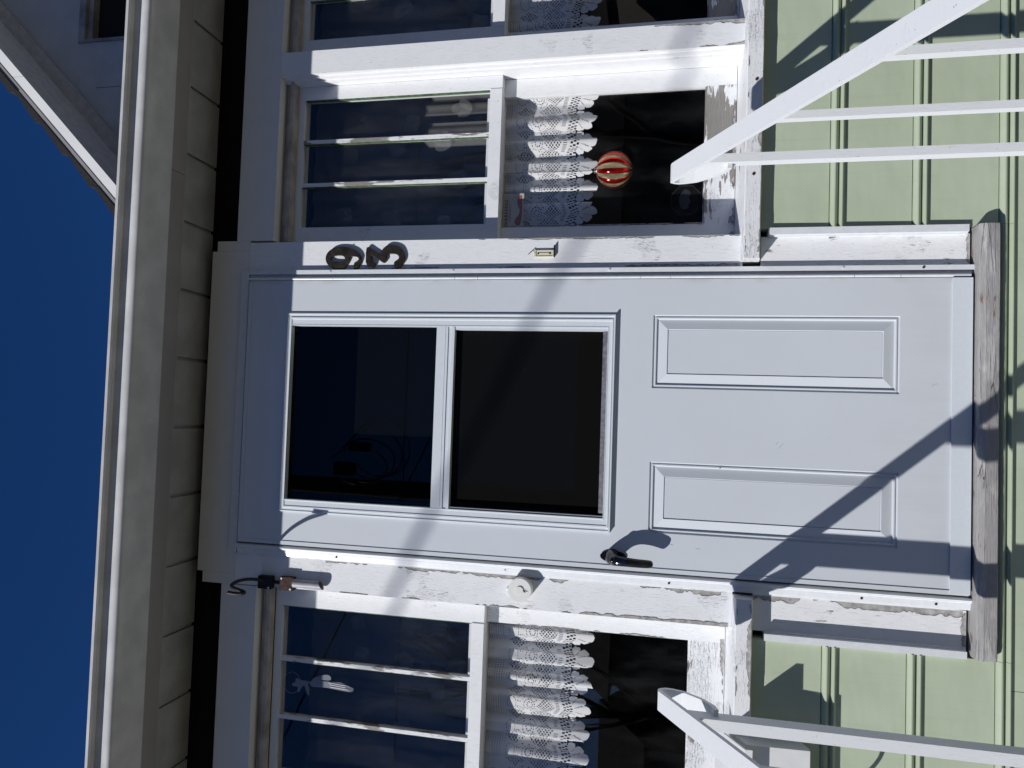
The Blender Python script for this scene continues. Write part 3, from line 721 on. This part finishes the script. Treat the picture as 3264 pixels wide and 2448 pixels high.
for x_, z_ in ((-.5580, 1.2270), (-.5260, 1.1880-.004), (-.5570, 1.1535)):
    bm = bmesh.new(); add_cyl(bm, (x_, -.0205, z_), .0032, .003, 'y', 10); link('screw', bm_mesh(bm, 'screw'), ALU, hook)
bm = bmesh.new(); n_ = 14; R_ = .0128; cx_ = -.5390; rings = []
for z_, cut in ((1.146, 0), (1.055, .012)):
    rings.append([[bm.verts.new((cx_+rr*math.cos(t), -.0135+rr*math.sin(t), z_-cut*(1-math.sin(t))/2*0+cut*math.cos(t)*.6)) for t in np.linspace(0, 2*math.pi, n_, endpoint=False)] for rr in (R_, R_-.0014)])
for q in range(n_):
    p_ = (q+1) % n_
    for w2 in (0, 1): bm.faces.new((rings[0][w2][q], rings[0][w2][p_], rings[1][w2][p_], rings[1][w2][q]))
    for e_ in (0, 1): bm.faces.new((rings[e_][0][q], rings[e_][0][p_], rings[e_][1][p_], rings[e_][1][q]))
me = bm_mesh(bm, 'tube', smooth=True); me.set_sharp_from_angle(angle=math.radians(40)); link('tube', me, plain('shaded_enamel', (.30, .30, .33), .5), hook)  # white tube, its shade mixed into the grey base colour

# ------------------------------------------------------------------ mailbox left of the railing
mail = empty('mailbox', (-1.0, 0, -.32), 'white metal wall mailbox with slanted lid behind the left railing', 'mailbox')
extrude('box_body', MAIL, mail, [(-.035, -.15), (-.035, -.318), (-.09, -.340), (-.106, -.340), (-.112, -.215), (-.1125, -.185)], 'x', -1.19, -.8225, bevel=.0015)
extrude('lid', MAIL, mail, [(-.028, -.112), (-.033, -.112), (-.158, -.178), (-.158, -.196), (-.154, -.196), (-.154, -.182), (-.033, -.119), (-.028, -.119)], 'x', -1.20, -.8175, bevel=.0006)
for xx in (-1.0, -1.12):
    tube('paper_hook', MAIL, mail, spline([(xx, -.045, -.325), (xx, -.06, -.375), (xx, -.100, -.415), (xx, -.145, -.405), (xx, -.160, -.360)], 5), .0050, 8)

# ------------------------------------------------------------------ railings and steps
SL = .55
def railing(x0, x1, tipy, side, lab, K=1.0):
    root = empty('handrail', ((x0+x1)/2, -1.1, GZ), lab, 'handrail', 'white flat-bar handrails flanking the steps')
    zt = lambda y: .044*K-SL*(tipy-y)
    t = .0105
    path = [(-1.42, zt(-1.42)), (tipy-.06, zt(tipy-.06)), (tipy-.028, zt(tipy-.028)), (tipy-.010, zt(tipy-.010)-.0005), (tipy+.004, .0385), (tipy+.0135, .0305), (tipy+.019, .018), (tipy+.0175, .002), (tipy+.008, -.026), (tipy-.030, -.070), (tipy-.068, -.097), (tipy-.096, -.104)]
    bm = bmesh.new(); P = [Vector((0, p[0], p[1])) for p in path]; rings = []
    for i, p in enumerate(P):
        d = (P[min(i+1, len(P)-1)]-P[max(i-1, 0)]).normalized(); nn = Vector((0, -d.z, d.y))
        q = p-nn*0; i_ = p-nn*t*(1 if True else -1)
        rings.append([bm.verts.new((X_, v.y, v.z)) for X_, v in ((x0, q), (x1, q), (x1, i_), (x0, i_))])
    for A, B in zip(rings, rings[1:]):
        for k_ in range(4): bm.faces.new((A[k_], A[(k_+1) % 4], B[(k_+1) % 4], B[k_]))
    bm.faces.new(rings[0]); bm.faces.new(rings[-1][::-1])
    link('rail', bm_mesh(bm, 'rail', bevel=.0016), RAILP, root)
    xa, xb = (x0+.0115, x1-.013) if side > 0 else (x1-.042, x1-.015)
    ys = (tipy-.075, tipy-.335, tipy-.585, tipy-.835, tipy-1.085)
    first = None
    for i, yb in enumerate(ys):
        zb = [-.93, -1.11, -1.29, -1.47, -1.5][i]; top = zt(yb-.023)-.0115
        xe, dp = xb, .045
        if side > 0: xe, dp = (xa+.020, .031) if i == 0 else (xa+.0155, .020)
        bm = bmesh.new(); add_box(bm, xa, xe, yb-dp, yb, zb, top)
        for v in bm.verts:
            if v.co.z > zb+.01: v.co.z = zt(v.co.y)-.0118
        link('baluster', bm_mesh(bm, 'baluster', bevel=.0015), RAILP2, root)
    return root
RAILP2 = old_paint('paint_baluster', 'z', -.4, -.8, (.69, .71, .72), .05)
railing(.5905, .6353, -.272, 1, 'white handrail right of the steps, its looped end before the middle window', .955)
railing(-.722, -.675, -.208, -1, 'white handrail left of the steps, its looped end before the left window')
boxes('landing_step', CONC, None, [(-.80, .75, -.42, -.03, GZ, -.93)], .01)['kind'] = 'structure'
for i in range(2):
    boxes('step', CONC, None, [(-.80, .75, -.42-.30*(i+1), -.4205-.30*i, GZ, -.93-.18*(i+1))], .01)['kind'] = 'structure'

# ------------------------------------------------------------------ lace valances (real holes)
def lace(x0, x1, zbot, ztop, yc, phase, lab, seed):
    r_ = random.Random(seed); per = .0722; fab = .094; cell = .00155
    nper = (x1-x0)/per; W = nper*fab; nu = int(W/cell); nv = int((ztop-zbot)/cell)
    u = (np.arange(nu)+.5)*cell; v = (np.arange(nv)+.5)*cell
    U, V = np.meshgrid(u, v, indexing='ij')
    ph = U/fab+phase; m_ = (ph-np.floor(ph))-.5; mm = m_*fab
    keep = np.ones_like(U, bool)
    # scallop: petals fanning from a hub
    cz = .070; dx, dz = mm, V-cz; rr = np.hypot(dx, dz); th = np.arctan2(dx, -dz)
    lob = np.abs(np.cos(th*4.9)); R = (.0700-.026*(np.minimum(np.abs(th),1.57)/1.57)**.9)*(1-.20*(1-lob)**2)
    below = V < .072
    keep &= ~(below & (rr > R) & (dz < .004))
    keep &= ~((np.abs(mm) > .0468-.011*(1-V/.066)) & (V < .066))
    # petal veins (fine cut lines, broken)
    vein = (np.abs(np.sin(th*4.9)) > .0) & (lob < .22) & (rr > .020) & (rr < R*.86) & (dz < .004)
    keep &= ~(vein & (np.sin(rr*1500) > -.25))
    # ovals round the hub
    for k_ in range(3):
        vv_ = .058+.0100*k_+.42*np.abs(mm)
        ov = (np.abs(V-vv_) < .0040) & (np.sin(mm*2*np.pi/.0086+k_*2.2) > .15)
        keep &= ~(ov & (np.abs(m_) < .49) & (V > .056))
    # hatch chevrons
    ch = V-(.094+.30*np.abs(mm)); keep &= ~((ch > .0) & (ch < .012) & (np.sin(mm*2*np.pi/.0047) > .62) & (np.abs(m_) < .40))
    def lattice(cx, cz2, a1, b1):
        dm = (np.abs(((m_-cx+.5) % 1)-.5)*fab)/a1+np.abs(V-cz2)/b1
        p1 = np.sin((mm+V)*2*np.pi/.0100); p2 = np.sin((mm-V)*2*np.pi/.0100)
        return (dm < 1) & (p1 > -.30) & (p2 > -.30)
    keep &= ~lattice(0, .139, .030, .030); keep &= ~lattice(.5, .152, .026, .040); keep &= ~lattice(.5, .232, .017, .032)
    # dotted flower and leaf outlines
    def ringo(cx, cz2, ra, rb, tilt=0, wd=.16, dots=16):
        X_ = (((m_-cx+.5) % 1)-.5)*fab; Z_ = V-cz2; c_, s_ = math.cos(tilt), math.sin(tilt)
        e = np.hypot((X_*c_+Z_*s_)/ra, (-X_*s_+Z_*c_)/rb); ang = np.arctan2(Z_, X_)
        return (np.abs(e-1) < 1.25*wd*.009/max(ra, rb)) & (np.sin(ang*dots) > -.3)
    keep &= ~ringo(-.02, .190, .019, .017, 0, .12, 14); keep &= ~ringo(.0, .188, .0095, .0085, 0, .14, 9)
    keep &= ~ringo(.22, .178, .013, .006, .9, .13, 9); keep &= ~ringo(-.26, .176, .013, .006, -.9, .13, 9)
    keep &= ~ringo(.20, .215, .014, .0065, -.7, .13, 9); keep &= ~ringo(-.22, .217, .014, .0065, .7, .13, 9)
    keep &= ~ringo(.0, .245, .022, .014, 0, .11, 13)
    keep &= ~((V > .262) & (np.sin(mm*2*np.pi/.0047) > .86) & (np.sin(V*2*np.pi/.0075) > .4))
    # drape
    ub = np.linspace(0, W, nu+1); vb = np.linspace(0, nv*cell, nv+1)
    UU, VV = np.meshgrid(ub, vb, indexing='ij')
    pp = UU/fab+phase
    wob = .30*np.sin(pp*1.13+seed)+.22*np.sin(pp*2.7+seed*2)
    pleat = 2*np.pi*(pp+wob*.35)
    amp = .0135*(1-.35*VV/(ztop-zbot))
    Xp = x0+(UU/W)*(x1-x0)+.0075*np.sin(2*pleat)*.5
    Yp = yc+amp*np.cos(pleat)+.003*np.sin(2.3*pleat+1)
    Zp = zbot+VV+.004*np.sin(pp*.9+seed)*(1-VV/(ztop-zbot))
    verts = np.stack([Xp, Yp, Zp], -1).reshape(-1, 3)
    I, J = np.nonzero(keep); n1 = nv+1
    q = np.stack([I*n1+J, (I+1)*n1+J, (I+1)*n1+J+1, I*n1+J+1], -1)
    me = bpy.data.meshes.new('lace_curtain'); me.vertices.add(len(verts)); me.vertices.foreach_set('co', verts.ravel())
    me.loops.add(q.size); me.loops.foreach_set('vertex_index', q.ravel().astype(np.int32))
    me.polygons.add(len(q)); me.polygons.foreach_set('loop_start', (np.arange(len(q))*4).astype(np.int32))
    me.polygons.foreach_set('use_smooth', np.ones(len(q), bool)); me.update(); me.validate()
    return tag(link('lace_curtain', me, LACE), lab, 'curtain', 'white lace valances behind the lower glass')
lace(.535, 1.04, .268, .571, .146, .10, 'white scalloped lace valance above the red ornament in the middle window', 3)
lace(1.15, 1.66, .270, .571, .146, .35, 'white scalloped lace valance in the third window at the top of the photo', 8)
lace(-1.20, -.575, .238, .571, .148, .05, 'white scalloped lace valance in the left window behind its looped handrail', 5)
def sheer(x0, x1, lab, seed, dy_=0.):
    r_ = random.Random(seed); n = 90
    root = empty('sheer_curtain', ((x0+x1)/2, .15, .60), lab, 'curtain', 'sheer leaf-patterned curtains behind the upper glass')
    bm = bmesh.new(); R0 = []; R1 = []
    for i in range(n+1):
        x_ = x0+(x1-x0)*i/n; y_ = .300+dy_+.009*math.sin(i*.55+seed)+.005*math.sin(i*1.3)
        R0.append(bm.verts.new((x_, y_, .595+.004*math.sin(i*.8)))); R1.append(bm.verts.new((x_, y_, 1.30)))
    for i in range(n): bm.faces.new((R0[i], R0[i+1], R1[i+1], R1[i]))
    link('cloth', bm_mesh(bm, 'cloth', smooth=True), SHEER, root)
    bm = bmesh.new()
    cx = x0+.03; row = 0
    while cx < x1-.03:
        for cz in (.72, .90, 1.08):
            X_, Z_ = cx+r_.uniform(-.015, .015), cz+.06*(row % 2)+r_.uniform(-.01, .01); ang = r_.choice((-.6, .5, .1))+(math.pi if r_.random() < .2 else 0); s_ = r_.uniform(1.5, 2.0)
            for k_, (da, ln) in enumerate(((-.55, .030), (0, .040), (.55, .030))):
                A_ = ang+da; tip = (X_+math.sin(A_)*ln*s_, Z_+math.cos(A_)*ln*s_)
                pts_ = []
                for t_ in np.linspace(0, 2*math.pi, 14, endpoint=False):      # pointed oval petal
                    al, ac = ln*s_*(.5-.5*math.cos(t_)), .26*ln*s_*math.sin(t_)*(1-.25*math.cos(t_))
                    pts_.append((X_+math.sin(A_)*al+math.cos(A_)*ac, Z_+math.cos(A_)*al-math.sin(A_)*ac))
                bm.faces.new([bm.verts.new((q_[0], .284+dy_-.0006*k_, q_[1])) for q_ in pts_])
        cx += .125; row += 1
    link('leaf_pattern', bm_mesh(bm, 'leaf_pattern'), LEAF, root)['kind'] = 'stuff'
sheer(.50, 1.26, 'sheer grey leaf curtain behind the three upper panes right of the number', 1)
sheer(1.275, 2.0, 'sheer grey leaf curtain behind the upper panes at the top of the photo', 2)
sheer(-1.40, -.55, 'sheer grey leaf curtain behind the upper panes left of the door', 4, .14)

# ------------------------------------------------------------------ ornament
ORN = Vector((.7590, .135, .2160)); rad_ = .0560
orn = empty('glass_ornament', ORN, 'round red and gold striped bauble hanging below the lace in the window', 'ornament')
NS = 20; seg = 6
for s_ in range(NS):
    bm = bmesh.new(); a0 = 2*math.pi*s_/NS+.12; a1 = a0+2*math.pi/NS
    grid = []
    for i in range(seg+1):
        f = i/seg; an = a0+(a1-a0)*f; col = []
        for j in range(1, 20):
            ph = math.pi*j/20; rr_ = rad_*(1+.035*math.sin(math.pi*f)*math.sin(ph)) - .0015
            col.append(bm.verts.new(ORN+Vector((rr_*math.sin(ph)*math.cos(an), rr_*math.sin(ph)*math.sin(an), rr_*math.cos(ph)*1.02))))
        grid.append(col)
    for A, B in zip(grid, grid[1:]):
        for j in range(18): bm.faces.new((A[j], B[j], B[j+1], A[j+1]))
    me = bm_mesh(bm, 'stripe', smooth=True); st_ = link('stripe', me, BALLRED if s_ % 2 else GOLD, orn)
bm = bmesh.new(); add_cyl(bm, ORN+Vector((0, 0, rad_+.001)), .009, .010, 'z', 16); link('cap', bm_mesh(bm, 'cap', bevel=.001), plain('cap_metal', (.45, .42, .38), .3, .9), orn)
tube('string', WIRE, orn, [ORN+Vector((0, 0, rad_+.005)), ORN+Vector((0, -.004, .37))], .0006, 5)

# ------------------------------------------------------------------ stickers and the angel
def text(body, size, loc, mat, parent, name='lettering', rot=0):
    cu = bpy.data.curves.new(name, 'FONT'); cu.body = body; cu.size = size; cu.extrude = .0002; cu.resolution_u = 2; cu.offset = .0002
    cu.align_x = 'CENTER'; cu.align_y = 'CENTER'; cu.space_character = 1.12
    o = bpy.data.objects.new(name, cu); COL.objects.link(o)
    me = bpy.data.meshes.new_from_object(o.evaluated_get(bpy.context.evaluated_depsgraph_get())); bpy.data.objects.remove(o)
    me.transform(Matrix.Translation(loc) @ Matrix.Rotation(math.pi/2, 4, 'X')); me.name = name; me.materials.clear()
    return link(name, me, mat, parent)
wst = empty('warning_sticker', (.63, .118, .52), 'faded warning sticker with orange print in the top corner of the middle window', 'sticker')
boxes('film', FILM, wst, [(.583, .690, .1176, .1180, .492, .560)], 0)
text('WARNING', .0165, (.628, .1172, .5465), DRAWN, wst)
boxes('small_print', REDINK, wst, [(.600, .662, .1171, .1174, .5365, .5378), (.604, .655, .1171, .1174, .5325, .5335)], 0)
shape2d('orange_print', [smooth_poly([(.588, .497), (.684, .497), (.684, .506), (.668, .514), (.650, .511), (.640, .504), (.622, .506), (.610, .519), (.590, .520)])], .1170, .1173, ORANGE, wst)
oc = empty('octagon_sticker', (.645, .118, -.005), 'dark octagonal security sticker in the lower corner of the middle window', 'sticker')
def octo(r_, rot=math.pi/8): return [(.655+r_*math.cos(k_*math.pi/4+rot), -.001+r_*math.sin(k_*math.pi/4+rot)) for k_ in range(8)]
shape2d('film', [octo(.047)], .1178, .1182, FILMD, oc)
shape2d('edge_line', [octo(.047), octo(.0462)], .1173, .1176, plain('grey_ink', (.08, .08, .08), .6), oc)
shape2d('emblem', [smooth_poly([(.625, .012), (.632, -.012), (.640, -.006), (.650, -.016), (.662, -.008), (.676, -.016), (.690, -.002), (.684, .010), (.655, .022)])], .1172, .1175, plain('dim_ink', (.02, .024, .03), .6), oc)
boxes('sticker_stub', plain('sticker_white', (.5, .5, .48), .6), None, [(.1255, .1375, DY+.0170, DY+.0174, .4450, .4525)], 0)
tag(bpy.data.objects['sticker_stub'], 'tiny white scrap of tape on the lower door glass', 'sticker'); bpy.data.objects['sticker_stub'].name = 'tape_scrap'
ang = empty('angel_decoration', (-.88, .10, 1.08), 'frosted angel figure with a thin halo behind the middle pane of the left window', 'decoration')
def aW(zx, zy):      # traced outline of the figure seen through the pane
    X = 860+zx*.1808; Y_ = 2060+zy*.1808
    d = right*(X-1632)+down*(Y_-1224)+fwd*2450; t = (.090-CAMY)/d.y
    return (d.x*t, d.z*t)
shape2d('dress', [[aW(*p) for p in ((700, 620), (850, 590), (960, 620), (1250, 640), (1475, 745), (1465, 800), (1400, 810), (1000, 730), (760, 715), (700, 680))]], .0895, .0905, ANGEL, ang)
shape2d('wing', [smooth_poly([aW(*p) for p in ((740, 580), (860, 520), (1040, 490), (1095, 560), (1070, 605), (900, 585), (760, 610))])], .0870, .0880, ANGEL, ang)
shape2d('arm', [[aW(*p) for p in ((640, 640), (700, 700), (705, 850), (680, 860), (640, 780), (620, 690))]], .0870, .0880, ANGEL, ang)
shape2d('head', [smooth_poly([aW(*p) for p in ((390, 650), (460, 630), (450, 565), (490, 560), (540, 600), (690, 610), (690, 680), (560, 700), (520, 820), (480, 800), (500, 700), (400, 710))])], .0895, .0905, ANGEL, ang)
ho = [aW(390+150*math.cos(t)*1.0, 640+190*math.sin(t)) for t in np.linspace(0, 2*math.pi, 28, endpoint=False)]
hi = [aW(390+142*math.cos(t), 640+182*math.sin(t)) for t in np.linspace(0, 2*math.pi, 28, endpoint=False)]
shape2d('halo', [ho, hi], .0895, .0900, ANGEL, ang)
for zx0, zx1, zy_ in ((1040, 1340, 640), (1060, 1340, 675), (1070, 1400, 715)):
    p_, q_ = aW(zx0, zy_), aW(zx1, zy_+55); tube('string_wire', PLASTIC, ang, [(p_[0], .0885, p_[1]), (q_[0], .0885, q_[1])], .0012, 5)

# ------------------------------------------------------------------ overhead cable whose soft shadow crosses the door
sh0, sh1 = Vector((-.5849, 0, .8500)), Vector((1.1139, 0, .0003)); mm_ = (sh1.z-sh0.z)/(sh1.x-sh0.x)
kx = S.x/S.y; kz_ = -S.z/S.y
ybase = -4.0; mid = (sh0+sh1)/2
C0 = Vector((mid.x+kx*ybase, ybase, mid.z-kz_*ybase))
dy = mm_/(kz_+mm_*kx); dirc = Vector((1, dy, 0))           # level cable
pts = []
for i in range(-24, 25):
    t = i*.25; s_ = .0004*t*t
    pts.append(C0+dirc*t+Vector((0, 0, s_)))
pts = [p for p in pts if p.y < -.5]
tag(tube('service_cable', WIRE, None, pts, .0120, 8), 'thick black service cable strung overhead in front of the house', 'cable')

# ------------------------------------------------------------------ across the street (seen only as reflections)
pole = empty('utility_pole', (-1.60, -12.2, GZ), 'tall brown wooden utility pole across the road', 'utility pole')
tube('pole', POLE, pole, [(-1.62, -12.2, GZ), (-1.58, -12.2, 3), (-1.52, -12.2, 9.5)], [.21, .18, .14], 14)
boxes('crossarm', POLE, pole, [(-2.9, -.2, -12.05, -11.95, 8.0, 8.12)], .01)
boxes('junction_box', IRON, pole, [(-1.30, -1.05, -12.0, -11.8, 6.2, 6.6), (-.80, -.62, -11.95, -11.8, 5.9, 6.3)], .01)
for k_, (z_, o_) in enumerate(((5.3, 0), (8.2, .9))):
    bm = bmesh.new(); add_tube(bm, [(-30+(i*1.25), -12.2+.25*k_, z_+ .0012*((-30+i*1.25)**2)*.25+o_*.1) for i in range(49)], .012, 6)
    tag(link('overhead_wire', bm_mesh(bm, 'overhead_wire'), WIRE), ['lower', 'upper'][k_]+' black wire strung along the pole', 'wire', 'overhead wires on the pole')
bm = bmesh.new()
for k_ in range(4):
    c_ = Vector((-1.1+.12*k_, -11.85, 6.1)); add_tube(bm, [c_+Vector((.35*math.sin(t)*(1+.2*k_), 0, .6*math.cos(t)-.15*k_)) for t in np.linspace(0, 5.6, 22)], .012, 5)
link('wire_loops', bm_mesh(bm, 'wire_loops'), WIRE, pole)
def bare_tree(x_, y_, h_, seed, lab):
    r_ = random.Random(seed); root = empty('bare_tree', (x_, y_, GZ), lab, 'tree', 'bare trees across the road')
    segs = []
    def grow(p, d, L, r0, lev):
        n = 4; pts_ = [p]; dd = d.copy()
        for i in range(n):
            dd = (dd+Vector((r_.uniform(-1, 1), r_.uniform(-1, 1), r_.uniform(-.4, .7)))*.16).normalized(); pts_.append(pts_[-1]+dd*L/n)
        segs.append((lev, pts_, [r0*(1-.45*i/n) for i in range(n+1)]))
        if lev < 5:
            for c in range(r_.choice((3, 4)) if lev else 6):
                t = r_.uniform(.35, 1); q = pts_[min(n, max(1, int(t*n+.5)))]
                nd = (dd+Vector((r_.uniform(-1, 1), r_.uniform(-1, 1), r_.uniform(-.35, .8)))*.85).normalized()
                grow(q, nd, L*r_.uniform(.5, .75), r0*.5, lev+1)
    grow(Vector((x_, y_, GZ)), Vector((0, 0, 1)), h_*.42, h_*.014, 0)
    for nm, lo, hi in (('trunk', 0, 0), ('crown', 1, 9)):
        bm = bmesh.new()
        for lev, P_, R_2 in segs:
            if lo <= lev <= hi: add_tube(bm, P_, R_2, 8 if lev < 2 else 3, cap=False)
        link(nm, bm_mesh(bm, nm), BARK, root)
bare_tree(-6.2, -14.5, 9, 11, 'large bare tree left across the road'); bare_tree(6.5, -16, 11, 5, 'large bare tree right across the road'); bare_tree(-11, -19, 12, 21, 'tall bare tree far left across the road')
for x0, x1, hh, l_ in ((-9, 12, 2.2, 'opposite the door'), (-36, -11, 1.0, 'far to the left'), (15, 38, 3.0, 'far to the right')):
    nb = empty('neighbour_house', ((x0+x1)/2, -26, GZ), 'low brown house with a dark gabled roof across the road, '+l_, 'house')
    boxes('wall', NBW, nb, [(x0, x1, -30, -24, GZ, hh)], .02)
    extrude('roof', NBR, nb, [(-23.5, hh-.1), (-27, hh+1.7), (-30.5, hh-.1)], 'x', x0-.4, x1+.4)
